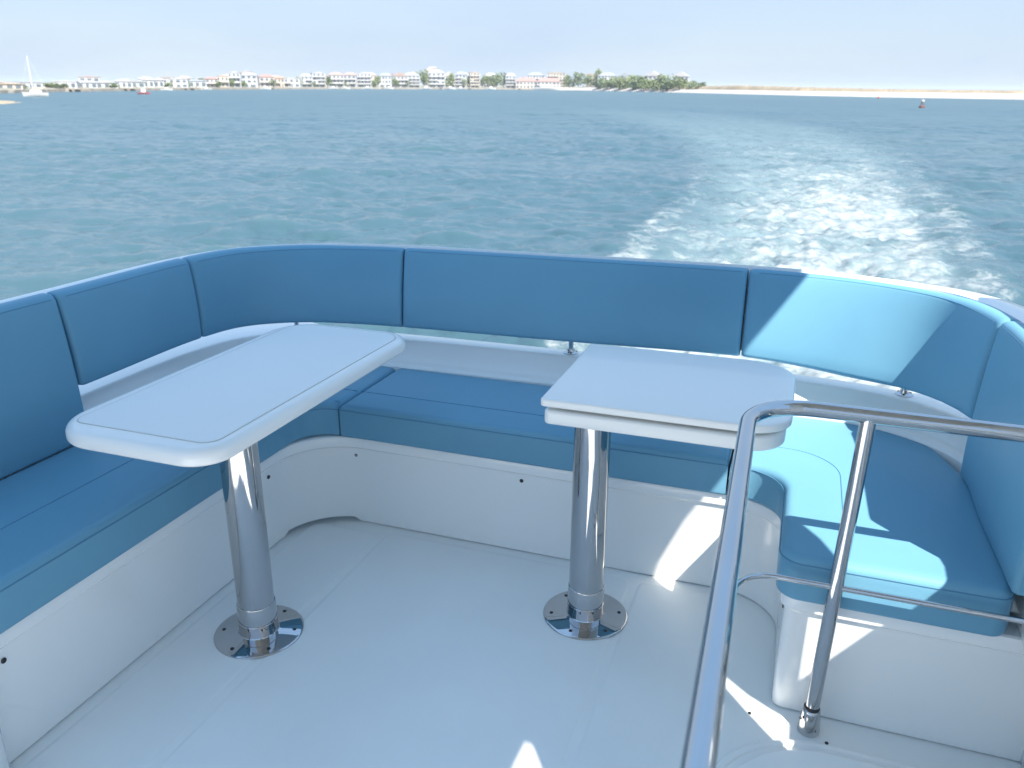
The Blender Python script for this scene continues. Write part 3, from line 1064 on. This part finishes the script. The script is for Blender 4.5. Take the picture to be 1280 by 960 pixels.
SAND = mat('pale_sand', (0.40, 0.37, 0.345), 0.9, var=(0.06, 0.06, 6), bump=(0.4, 0.4, 0.3))
GROUND = mat('shore_ground', (0.24, 0.23, 0.18), 0.9, var=(0.05, 0.2, 6))
STONE = mat('seawall_stone', (0.30, 0.27, 0.23), 0.85, var=(0.3, 0.25, 6))
DUNE = mat('dune_grass_tan', (0.27, 0.22, 0.15), 0.9, var=(0.12, 0.3, 7))
rnd = random.Random(11)


def strip(name, b0, b1, nb, prof, material, jitter=0.0, kind='structure', label=None, cat=None):
    """prof(b) -> list of (metres inland, height)"""
    v, f = [], []
    for i in range(nb + 1):
        b = b0 + (b1 - b0) * i / nb
        D = shore_dist(b)
        pr = prof(b)
        m = len(pr)
        for k, (off, z) in enumerate(pr):
            j = jitter * (mnoise.noise((b * 9.0, k * 3.1, 0)) + 0.6 * mnoise.noise((b * 31.0, k * 5.7, 4))) if 0 < k < m - 1 else 0
            v.append(polar(b, D + off, z + j))
    for i in range(nb):
        for k in range(m - 1):
            f.append((i * m + k, (i + 1) * m + k, (i + 1) * m + k + 1, i * m + k + 1))
    return tag(obj(name, mesh_from(name, v, f, material, 60)), label, cat, kind=kind)


strip('shore_ground', -63.5, -5.5, 220, lambda b: [(0.6, -0.6), (0.8, 0.9), (20, 1.5), (90, 2.4), (260, 3.4), (420, 3.0)] if b < -16.3 else [(34, 1.0), (36, 2.7), (46, 2.9), (90, 3.0), (200, 3.4), (300, 3.0)], GROUND, 0.12)
strip('beach', -16.5, 38, 260, lambda b: [(-3, -0.5), (2, 0.12), (10, 0.9), (19, 2.2), (30, 2.7), (70, 2.5), (160, 1.5)], SAND, 0.10)


def dune_prof(b):
    h = float(np.interp(b, [-12, -8, -4.9, -1, 3.6, 7.7, 11.3, 38], [3.4, 4.4, 5.2, 4.4, 3.8, 3.6, 3.6, 3.5]))
    return [(20, 2.0), (23, 2.0 + (h - 2.0) * 0.45), (27, h * 0.93), (34, h), (48, h * 0.96), (70, 2.2)]


strip('dune_grass', -11, 38, 700, dune_prof, DUNE, 0.36, kind='stuff', label='tan dry dune grass along the top of the sand spit', cat='dune grass')
# sea wall in front of the town
strip('seawall', -58, -16.4, 300, lambda b: [(0, -0.8), (0, 1.05), (0.5, 1.1), (0.9, 0.9)], STONE, 0.12, kind=None,
      label='low brown stone sea wall along the town waterfront', cat='sea wall')

# sandbar at the left edge
v, f = [], []
for i in range(41):
    for j in range(11):
        b = -57 + 8.3 * i / 40
        u = j / 10
        taper = max(0.0, 1 - max(0, (i - 30) / 10)) ** 0.6
        d = 178 + 45 * u + (b + 50) * -4
        d = 200 + (d - 200) * (0.25 + 0.75 * taper)
        z = -0.25 + (0.6 + 0.2 * mnoise.noise((b * 2, u * 3, 1))) * math.sin(math.pi * u) ** 0.7 * taper
        v.append(polar(b, d, z))
for i in range(40):
    for j in range(10):
        f.append((i * 11 + j, (i + 1) * 11 + j, (i + 1) * 11 + j + 1, i * 11 + j + 1))
tag(obj('sandbar', mesh_from('sandbar', v, f, mat('wet_sand', (0.30, 0.25, 0.17), 0.8, var=(0.2, 0.2)), 60)), kind='structure')

# --- houses
HOUSES = [
    (-49.60, 372, 8.4, 3.6, 'cream', 'gable'), (-48.57, 391, 7.7, 3.6, 'greyw', 'flat'), (-46.76, 423, 9.1, 4.1, 'white', 'flat'), (-45.72, 440, 8.3, 4.3, 'white', 'hip'), (-44.69, 458, 10.3, 4.5, 'white', 'gable'),
    (-43.71, 475, 7.6, 5.1, 'white', 'hip'), (-42.91, 489, 6.9, 5.0, 'greyw', 'gable'), (-42.26, 501, 5.7, 6.5, 'white', 'gable'), (-41.67, 514, 5.8, 6.4, 'white', 'gable'), (-40.73, 534, 13.6, 6.1, 'white', 'flat'),
    (-39.54, 559, 10.5, 5.8, 'greyw', 'hip'), (-38.65, 578, 7.6, 7.5, 'redroof', 'hip'), (-37.96, 592, 7.2, 8.4, 'cream', 'flat'), (-37.22, 607, 8.0, 10.9, 'white', 'flat'), (-36.35, 625, 10.6, 11.8, 'white', 'belv'),
    (-35.35, 645, 10.3, 9.9, 'redroof', 'hip'), (-34.58, 661, 7.5, 9.0, 'orange', 'hip'), (-33.91, 675, 15.8, 7.7, 'white', 'flat'), (-32.86, 696, 8.5, 11.2, 'white', 'hip'), (-32.11, 711, 10.0, 12.4, 'white', 'flat'),
    (-30.97, 733, 12.4, 13.1, 'brownroof', 'hip'), (-30.07, 751, 10.6, 13.4, 'brownroof', 'hip'), (-29.20, 766, 12.2, 13.3, 'white', 'flat'), (-27.80, 785, 11.1, 13.4, 'greyroof', 'hip'), (-26.89, 798, 13.5, 14.3, 'brownroof', 'gable'),
    (-26.00, 810, 10.7, 15.3, 'white', 'gable'), (-24.51, 830, 16.4, 19.0, 'white', 'belv'), (-22.87, 852, 10.4, 16.3, 'greyroof', 'hip'), (-22.00, 864, 9.7, 16.2, 'cream', 'flat'), (-19.61, 874, 9.9, 15.5, 'white', 'hip'),
    (-18.55, 863, 21.1, 11.3, 'redlow', 'long'), (-17.07, 857, 22.6, 11.1, 'redlow', 'long'), (-17.94, 911, 18.0, 17.0, 'greyroof', 'hip'), (-16.59, 903, 18.7, 17.0, 'tan', 'flat'), (-14.32, 864, 9.7, 15.6, 'cream', 'flat'),
    (-13.25, 829, 17.9, 16.0, 'greyroof', 'hip'), (-12.15, 794, 12.7, 15.3, 'greyroof', 'gable'), (-10.26, 740, 13.9, 16.0, 'white', 'gable'), (-8.48, 700, 12.5, 15.2, 'white', 'gable')]
WALLS = {'white': (0.44, 0.455, 0.48), 'greyw': (0.40, 0.43, 0.45), 'cream': (0.47, 0.42, 0.35), 'redroof': (0.48, 0.43, 0.40), 'orange': (0.48, 0.38, 0.31), 'brownroof': (0.44, 0.45, 0.46),
         'greyroof': (0.44, 0.46, 0.48), 'redlow': (0.49, 0.46, 0.43), 'tan': (0.45, 0.41, 0.35)}
ROOFS = {'white': (0.40, 0.41, 0.43), 'greyw': (0.27, 0.29, 0.32), 'cream': (0.36, 0.31, 0.27), 'redroof': (0.32, 0.20, 0.18), 'orange': (0.34, 0.22, 0.17), 'brownroof': (0.32, 0.24, 0.22),
         'greyroof': (0.25, 0.28, 0.32), 'redlow': (0.34, 0.21, 0.19), 'tan': (0.34, 0.30, 0.26)}
PHRASE = {'white': 'white', 'greyw': 'pale grey', 'cream': 'cream', 'redroof': 'beige red-roofed', 'orange': 'peach orange-roofed', 'brownroof': 'white brown-roofed', 'greyroof': 'grey slate-roofed',
          'redlow': 'long low red-roofed', 'tan': 'tan'}
SHAPE = {'gable': 'gabled', 'flat': 'flat-topped', 'hip': 'hip-roofed', 'belv': 'belvedere-topped', 'long': 'waterfront'}
ORD = ['first', 'second', 'third', 'fourth', 'fifth', 'sixth', 'seventh', 'eighth', 'ninth', 'tenth', 'eleventh', 'twelfth', 'thirteenth', 'fourteenth', 'fifteenth', 'sixteenth', 'seventeenth', 'eighteenth', 'nineteenth', 'twentieth']
TENS = {2: 'twenty', 3: 'thirty', 4: 'forty', 5: 'fifty', 6: 'sixty'}


def ordinal(n):
    if n <= 20: return ORD[n - 1]
    t, u = divmod(n, 10)
    return TENS[t] + '-' + ORD[u - 1] if u else {3: 'thirtieth', 4: 'fortieth', 5: 'fiftieth', 6: 'sixtieth'}[t]


PANE = mat('window_glass_dark', (0.10, 0.13, 0.16), 0.15, spec=0.7)
RAILW = mat('balcony_white', (0.50, 0.50, 0.50), 0.6)
unit = G(); unit.box(-0.5, 0.5, -0.5, 0.5, 0, 1)
UNIT = mesh_from('window', unit.v, unit.f, PANE, 0)


def house(b, d, wdt, top, col, kind, label, group, seed):
    r = random.Random(seed)
    gz = 0.9 + 0.006 * max(0, d - shore_dist(b))
    root = empty('beach_house', polar(b, d, gz))
    root.rotation_euler = (0, 0, -R(b) + R(r.uniform(-9, 9)))
    tag(root, label, 'house', group)
    wm = mat('wall_' + col, WALLS[col], 0.75, var=(0.6, 0.05))
    rm = mat('roof_' + col, ROOFS[col], 0.8, var=(1.2, 0.12))
    H = max(2.4, top - gz)
    dep = min(12, max(6, wdt * 0.85))
    rh = {'flat': 0.06, 'gable': 0.26, 'hip': 0.20, 'belv': 0.26, 'long': 0.34}[kind] * H
    rh = min(rh, wdt * 0.36) if kind != 'belv' else rh
    hw = H - rh
    x, y = wdt / 2, dep / 2
    g = G(); g.box(-x, x, -y, y, -0.6, hw)
    g.build('wall', wm, root, 0)
    g = G()
    e = 0.45
    if kind == 'flat':
        g.box(-x - 0.25, x + 0.25, -y - 0.25, y + 0.25, hw + 0.002, hw + max(0.3, rh * 0.5))
        g.box(-x * 0.35, x * 0.4, -y * 0.4, y * 0.4, hw + max(0.3, rh * 0.5), hw + rh + 0.25)
    elif kind == 'gable':
        v = [(-x - e, -y - e, hw), (x + e, -y - e, hw), (x + e, y + e, hw), (-x - e, y + e, hw), (0, -y - e, H), (0, y + e, H)]
        g.add(v, [(0, 1, 4), (2, 3, 5), (1, 2, 5, 4), (3, 0, 4, 5), (3, 2, 1, 0)])
    else:
        hh = H if kind != 'belv' else hw + rh * 0.55
        q = 0.45 if kind != 'long' else 0.7
        v = [(-x - e, -y - e, hw), (x + e, -y - e, hw), (x + e, y + e, hw), (-x - e, y + e, hw), (-x * q, 0, hh), (x * q, 0, hh)]
        g.add(v, [(0, 1, 5, 4), (1, 2, 5), (2, 3, 4, 5), (3, 0, 4), (3, 2, 1, 0)])
        if kind == 'belv':
            g.box(-x * 0.34, x * 0.34, -y * 0.34, y * 0.34, hw + rh * 0.15, H - 0.3)
            g.box(-x * 0.42, x * 0.42, -y * 0.42, y * 0.42, H - 0.3, H)
    g.build('roof', rm, root, 0)
    ns = max(1, int(round(hw / 3.0)))
    sh = hw / ns
    nw = 2 if wdt < 7 else (3 if wdt < 11 else (4 if wdt < 17 else 6))
    for s in range(ns):
        if s == 0 and ns > 2:
            for k in range(2):
                o = obj('garage_opening', UNIT, root, (-x * 0.45 + k * x * 0.9, -y, 0.1))
                o.scale = (x * 0.62, 0.12, sh * 0.7)
            continue
        for k in range(nw):
            o = obj('window', UNIT, root, (-x + wdt * (k + 0.5) / nw + r.uniform(-0.1, 0.1), -y, s * sh + sh * 0.22))
            o.scale = (wdt / nw * r.choice((0.42, 0.5, 0.62)), 0.12, sh * 0.55)
        for sx in (-1, 1):
            o = obj('window', UNIT, root, (sx * x, -y * 0.3, s * sh + sh * 0.25))
            o.scale = (0.12, 1.3, sh * 0.5)
    if ns >= 2 and r.random() < 0.8:
        for s in range(1, ns):
            g = G()
            x0, x1 = (-x, x) if r.random() < 0.6 else ((-x, x * 0.2) if r.random() < 0.5 else (-x * 0.2, x))
            g.box(x0, x1, -y - 1.7, -y - 0.002, s * sh - 0.12, s * sh + 0.08)
            g.box(x0, x1, -y - 1.7, -y - 1.62, s * sh + 0.95, s * sh + 1.05)
            n = max(2, int((x1 - x0) / 0.7))
            for k in range(n + 1):
                px = x0 + (x1 - x0) * k / n
                wd_ = 0.10 if k in (0, n) else 0.03
                g.box(px - wd_, px + wd_, -y - 1.70, -y - 1.62, s * sh + 0.08 if k not in (0, n) else (s - 1) * sh, s * sh + 0.95)
            g.build('balcony', RAILW, root, 0)
    return root


order = sorted(range(len(HOUSES)), key=lambda i: HOUSES[i][0])
for n, i in enumerate(order):
    b, d, wd_, tp, col, kind = HOUSES[i]
    house(b, d, wd_, tp, col, kind, '%s %s beach house, %s from the left along the far waterfront' % (PHRASE[col], SHAPE[kind], ordinal(n + 1)), 'houses along the far waterfront', 100 + i)
hb, hh_ = [h[0] for h in sorted(HOUSES)], [h[3] for h in sorted(HOUSES)]
n = 0
b = -52.5
while b < -19.5:
    D = shore_dist(b) + 70 + rnd.uniform(-12, 25)
    tp = float(np.interp(b, hb, hh_)) * rnd.uniform(0.84, 1.12) + rnd.uniform(0.3, 1.5)
    wd_ = rnd.uniform(8, 13) * D / 620
    col = rnd.choice(('white', 'white', 'greyw', 'cream', 'brownroof', 'greyroof', 'redroof', 'tan', 'white'))
    kind = rnd.choice(('hip', 'gable', 'flat', 'hip'))
    n += 1
    house(b, D, wd_, max(3.4, tp), col, kind, '%s %s house behind the front row, %s from the left' % (PHRASE[col], SHAPE[kind], ordinal(n)), 'houses in the second row on the far shore', 300 + n)
    b += math.degrees(wd_ / D) * rnd.uniform(1.15, 1.9)

# --- trees and scrub
TREES = [
    (-47.61, 414, 6.5, 3.4), (-46.34, 435, 2.6, 3.6), (-39.38, 567, 6.4, 6.8), (-33.39, 690, 6.0, 9.0), (-28.42, 782, 7.5, 10.2), (-25.74, 819, 7.1, 15.8), (-25.30, 825, 7.9, 16.7), (-23.61, 847, 8.1, 15.0),
    (-22.37, 864, 6.0, 12.4), (-21.89, 871, 7.6, 13.3), (-21.31, 875, 9.1, 12.6), (-20.78, 876, 9.1, 15.0), (-20.09, 878, 10.7, 15.8), (-15.75, 867, 10.6, 14.0), (-15.11, 859, 10.5, 16.9), (-14.54, 841, 8.8, 14.5),
    (-14.01, 839, 8.8, 17.9), (-13.43, 800, 14.3, 11.6), (-12.59, 773, 12.4, 12.1), (-11.84, 750, 12.7, 13.3), (-11.03, 723, 14.2, 12.4), (-10.38, 710, 10.8, 9.8), (-9.58, 690, 11.1, 12.2), (-8.97, 676, 10.9, 12.7),
    (-8.33, 661, 10.1, 10.2), (-7.69, 648, 7.0, 8.4), (-7.19, 638, 6.8, 7.5), (-13.0, 780, 13, 9.5), (-12.2, 752, 13, 9.8), (-11.4, 728, 13, 9.6), (-10.7, 700, 12, 9.0), (-9.9, 684, 11, 8.8), (-9.2, 668, 11, 8.6),
    (-49.1, 385, 4, 2.9), (-46.9, 408, 4, 3.0), (-44.2, 455, 4, 3.4), (-41.2, 515, 4, 4.0), (-40.2, 540, 5, 4.6), (-38.2, 580, 4, 5.0), (-36.8, 612, 5, 5.4), (-35.0, 648, 5, 6.0), (-32.5, 700, 5, 6.4), (-30.5, 738, 5, 6.8), (-28.6, 770, 6, 7.4), (-26.4, 800, 5, 7.6), (-24.0, 834, 6, 8.8), (-22.6, 855, 7, 9.5),
    (-45.0, 470, 5, 4.2), (-37.6, 600, 5, 6.5), (-34.2, 680, 6, 8.0), (-31.5, 725, 6, 9.5), (-27.2, 790, 6, 9.8), (-18.9, 880, 7, 11.0)]
LEAF = [mat('leaf_a', (0.15, 0.20, 0.075), 0.7, var=(0.5, 0.35)), mat('leaf_b', (0.17, 0.215, 0.085), 0.7, var=(0.5, 0.35)), mat('leaf_c', (0.125, 0.175, 0.07), 0.7, var=(0.5, 0.35))]
BARK = mat('bark', (0.12, 0.09, 0.07), 0.9)
CROWNS = []
for k in range(6):
    r = random.Random(40 + k)
    lob = [(Vector((r.uniform(-0.32, 0.32), r.uniform(-0.3, 0.3), r.uniform(0.32, 0.80))), r.uniform(0.17, 0.30)) for _ in range(9)]
    v, f = [], []
    for c, rad in lob:
        for _ in range(70):
            d = Vector((r.gauss(0, 1), r.gauss(0, 1), r.gauss(0, 1))).normalized()
            p = c + d * rad * r.uniform(0.72, 1.08)
            if p.z < 0.16: continue
            u = d.cross(Vector((r.gauss(0, 1), r.gauss(0, 1), r.gauss(0, 1)))).normalized()
            w_ = (d * 0.8 + u.cross(d) * r.uniform(0.3, 1)).normalized()
            s = r.uniform(0.035, 0.075)
            i0 = len(v)
            v += [p - u * s, p - w_ * s * 0.6, p + u * s, p + w_ * s * 0.9]
            f.append((i0, i0 + 1, i0 + 2, i0 + 3))
    CROWNS.append(mesh_from('crown', v, f, LEAF[k % 3], 0))
g = G()
g.tube([(0, 0, -0.05), (0.01, 0.01, 0.2), (-0.01, 0.0, 0.42)], [0.035, 0.026, 0.016], 7)
g.tube([(0.0, 0, 0.22), (0.10, 0.03, 0.36), (0.18, 0.05, 0.52)], [0.02, 0.014, 0.007], 6)
g.tube([(0.0, 0, 0.26), (-0.10, -0.05, 0.40), (-0.17, -0.04, 0.55)], [0.018, 0.013, 0.007], 6)
TRUNK = mesh_from('trunk', g.v, g.f, BARK, 40)
TSH = ['round', 'spreading', 'dense', 'ragged', 'bushy', 'broad']
for n, i in enumerate(sorted(range(len(TREES)), key=lambda i: TREES[i][0])):
    b, d, wd_, tp = TREES[i]
    gz = 1.1 if b < -14 else 2.0
    d -= 6 if tp < 10 and b < -20 else 0
    root = empty('shore_tree', polar(b, d, gz))
    root.rotation_euler = (0, 0, rnd.uniform(0, 6.28))
    hgt = (tp - gz) * 1.04
    if b > -13.8:                          # wind-clipped scrub: crowns down to the ground
        root.location.z -= 0.2 * hgt
        hgt *= 1.2
    root.scale = (wd_ * 1.25, wd_ * 1.25, max(1.5, hgt))
    tag(root, '%s green tree, %s from the left on the far shore' % (TSH[i % 6], ordinal(n + 1)), 'tree', 'trees on the far shore')
    obj('crown', CROWNS[i % 6], root)
    obj('trunk', TRUNK, root)

# --- docks
WOOD = mat('grey_dock_wood', (0.27, 0.23, 0.19), 0.85, var=(0.8, 0.2))


def dock(b, L_, wdt, tall, label):
    D = shore_dist(b)
    root = empty('dock', polar(b, D - L_, 0))
    root.rotation_euler = (0, 0, -R(b))
    tag(root, label, 'dock', 'docks along the far waterfront')
    g = G()
    g.box(-wdt / 2, wdt / 2, 0, 2.4, 0.95, 1.15)
    g.box(-1.0, 1.0, 2.4, L_ + 1.5, 0.95, 1.15)
    g.build('deck', WOOD, root, 0)
    n = max(3, int(wdt / 3.2))
    for k in range(n + 1):
        g = G()
        g.tube([(-wdt / 2 + wdt * k / n, 0.15, -1.2), (-wdt / 2 + wdt * k / n, 0.15, tall * (1 if k % 2 == 0 else 0.72))], 0.2, 8)
        g.build('piling', WOOD, root, 40)
    return root


DK = [(-46.2, 8, 9, 2.2), (-43.2, 9, 12, 2.2), (-39.8, 10, 12, 2.4), (-35.0, 10, 14, 2.6), (-31.0, 11, 14, 2.8), (-27.4, 11, 16, 3.0), (-24.2, 12, 14, 3.2), (-22.3, 12, 16, 5.0), (-20.6, 12, 18, 6.4), (-19.0, 12, 18, 5.4)]
for n, (b, L_, wd_, tl) in enumerate(DK):
    dock(b, L_, wd_, tl, 'grey wooden dock with pilings, %s from the left along the far shore' % ordinal(n + 1))


# --- boats
def hull_mesh(L_, B_, h, material, name='hull', sheer=0.25):
    v, f = [], []
    n, m = 14, 5
    for i in range(n + 1):
        u = i / n
        x = -L_ / 2 + L_ * u
        bw = B_ / 2 * (1 - max(0, (u - 0.45) / 0.55) ** 2.2) * (0.82 + 0.18 * min(1, u / 0.3))
        zt = h * (1 + sheer * max(0, u - 0.3) ** 1.5)
        for j in range(2 * m + 1):
            t = (j - m) / m
            v.append((x + (0.06 * L_ * (1 - abs(t)) * -1 if u > 0.9 else 0), bw * (1 if t > 0 else -1) * abs(t) ** 0.55 if t else 0, -0.25 * h + (zt + 0.25 * h) * abs(t) ** 1.6))
    w2 = 2 * m + 1
    for i in range(n):
        for j in range(2 * m):
            f.append((i * w2 + j, i * w2 + j + 1, (i + 1) * w2 + j + 1, (i + 1) * w2 + j))
        f.append((i * w2, (i + 1) * w2, (i + 1) * w2 + 2 * m, i * w2 + 2 * m))
    f.append(tuple(range(w2)))
    me = mesh_from(name, v, f, material, 50)
    bm = bmesh.new(); bm.from_mesh(me); bmesh.ops.recalc_face_normals(bm, faces=bm.faces); bm.to_mesh(me); bm.free()
    return me


HULLW = mat('boat_white', (0.60, 0.60, 0.60), 0.35)
HULLR = mat('boat_red', (0.40, 0.10, 0.12), 0.4)
SAILC = mat('furled_sail_cream', (0.62, 0.52, 0.40), 0.8)
SPAR = mat('spar_silver', (0.75, 0.75, 0.75), 0.4)


def craft(name, b, d, L_, B_, h, hm, head, label, cat, group=None):
    root = empty(name, polar(b, d, 0))
    root.rotation_euler = (0, 0, -R(b) + R(head))
    tag(root, label, cat, group)
    obj('hull', hull_mesh(L_, B_, h, hm), root)
    return root


s = craft('sailboat', -48.43, 276, 6.6, 2.1, 1.0, HULLW, 172, 'white sailboat with bare mast moored off the left shore', 'sailboat')
g = G(); g.ring_solid(rrect(-1.6, 1.3, -0.65, 0.65, (0.2,) * 4, 5), [(0, 0.9), (0.06, 1.5), (0.15, 1.62), (0.3, 1.66)]); g.build('cabin', HULLW, s, 40)
g = G(); g.tube([(0.5, 0, 1.2), (0.48, 0, 10.6)], [0.10, 0.06], 10); g.build('mast', SPAR, s, 40)
g = G(); g.tube([(0.45, 0, 2.2), (-2.6, 0, 2.3)], [0.13, 0.10], 8); g.build('furled_sail', SAILC, s, 40)
g = G()
for e in ((3.2, 0, 1.3), (-3.1, 0, 1.1), (0.4, 0.95, 1.0), (0.4, -0.95, 1.0)): g.tube([(0.48, 0, 10.4), e], 0.018, 5)
g.build('rigging', SPAR, s, 40)
s = craft('motorboat', -42.62, 330, 4.2, 1.6, 0.62, HULLR, 10, 'small red-hulled boat on the water before the left houses', 'boat')
g = G(); g.ring_solid(rrect(-0.9, 0.6, -0.55, 0.55, (0.15,) * 4, 4), [(0, 0.7), (0.05, 1.7), (0.1, 1.75)]); g.build('cabin', HULLW, s, 40)
g = G(); g.box(-1.0, 0.7, -0.62, 0.62, 1.95, 2.02); [g.tube([(px, py, 1.6), (px, py, 1.96)], 0.03, 6) for px in (-0.8, 0.5) for py in (-0.5, 0.5)]; g.build('canopy', HULLW, s, 40)
s = craft('motor_yacht', -17.12, 818, 26, 6, 2.6, HULLW, 4, 'long white yacht moored before the red-roofed waterfront building', 'yacht')
g = G(); g.ring_solid(rrect(-8, 5, -2.2, 2.2, (1.0,) * 4, 5), [(0, 2.3), (0.1, 4.2), (0.4, 4.5), (0.6, 4.5)]); g.build('cabin', HULLW, s, 40)
for k in range(5):
    o = obj('window', UNIT, s, (-6.2 + 2.4 * k, -2.2, 3.1)); o.scale = (1.6, 0.15, 0.7)
for n, (b, L_, hd) in enumerate(((-41.3, 6, 5), (-39.0, 6, 170), (-35.4, 7, 0), (-31.2, 8, 175), (-30.4, 7, 4), (-29.0, 9, 178), (-27.6, 8, 0), (-25.2, 9, 176), (-23.6, 10, 3), (-22.9, 9, 180), (-20.9, 10, 2))):
    s = craft('moored_boat', b, shore_dist(b) - 15, L_, L_ * 0.32, L_ * 0.15, HULLW, hd, 'small white boat moored at the far docks, %s from the left' % ordinal(n + 1), 'boat', 'small boats moored along the far shore')
    g = G(); g.ring_solid(rrect(-L_ * 0.15, L_ * 0.16, -L_ * 0.10, L_ * 0.10, (0.2,) * 4, 4), [(0, L_ * 0.12), (0.1, L_ * 0.26), (0.2, L_ * 0.27)]); g.build('console', HULLW, s, 40)

# --- channel buoy and a float
bo = empty('channel_buoy', polar(6.04, 211, 0)); tag(bo, 'dark red channel buoy on the water before the sand spit', 'buoy')
g = G(); g.lathe([(0.55, -0.3), (0.62, 0.0), (0.62, 0.35), (0.45, 0.5), (0.18, 0.55)], (0, 0, 0), 20); g.build('float', mat('buoy_red', (0.16, 0.07, 0.06), 0.6), bo, 35)
g = G()
for a in range(4):
    c_, s_ = math.cos(a * 1.571 + 0.4), math.sin(a * 1.571 + 0.4)
    g.tube([(0.42 * c_, 0.42 * s_, 0.45), (0.2 * c_, 0.2 * s_, 1.35)], 0.05, 6)
g.build('frame', mat('buoy_dark', (0.10, 0.07, 0.06), 0.7), bo, 35)
g = G(); g.lathe([(0.26, 1.25), (0.34, 1.3), (0.34, 1.6), (0.2, 1.7), (0.1, 1.72)], (0, 0, 0), 14); g.build('top_mark', mat('buoy_pale', (0.55, 0.50, 0.46), 0.6), bo, 35)
bo = empty('marker_float', polar(3.56, 400, 0)); tag(bo, 'tiny red float near the sand spit waterline', 'float')
g = G(); g.lathe([(0.25, -0.2), (0.48, 0.1), (0.48, 0.4), (0.25, 0.7), (0.05, 0.75)], (0, 0, 0), 12); g.build('float_body', mat('float_red', (0.5, 0.08, 0.06), 0.6), bo, 35)

# --- sea haze over the inlet
g = G(); g.box(-14500, 14500, -14500, 14500, SEA - 1.5, SEA + 26)
hz = bpy.data.materials.new('sea_haze'); hz.use_nodes = True
ht_ = hz.node_tree; ht_.nodes.clear()
pv = ht_.nodes.new('ShaderNodeVolumePrincipled'); ho = ht_.nodes.new('ShaderNodeOutputMaterial')
pv.inputs['Color'].default_value = (0.82, 0.91, 1.0, 1); pv.inputs['Density'].default_value = 0.00018; pv.inputs['Anisotropy'].default_value = 0.1
ht_.links.new(pv.outputs['Volume'], ho.inputs['Volume'])
tag(g.build('haze', hz, None, 0), 'thin pale sea haze over the whole inlet', 'haze', kind='stuff')


# ------------------------------------------------------------------ set the boat on the sea with its running trim
bpy.context.view_layer.update()
for o in BOAT:
    o.matrix_world = TRIM @ o.matrix_world
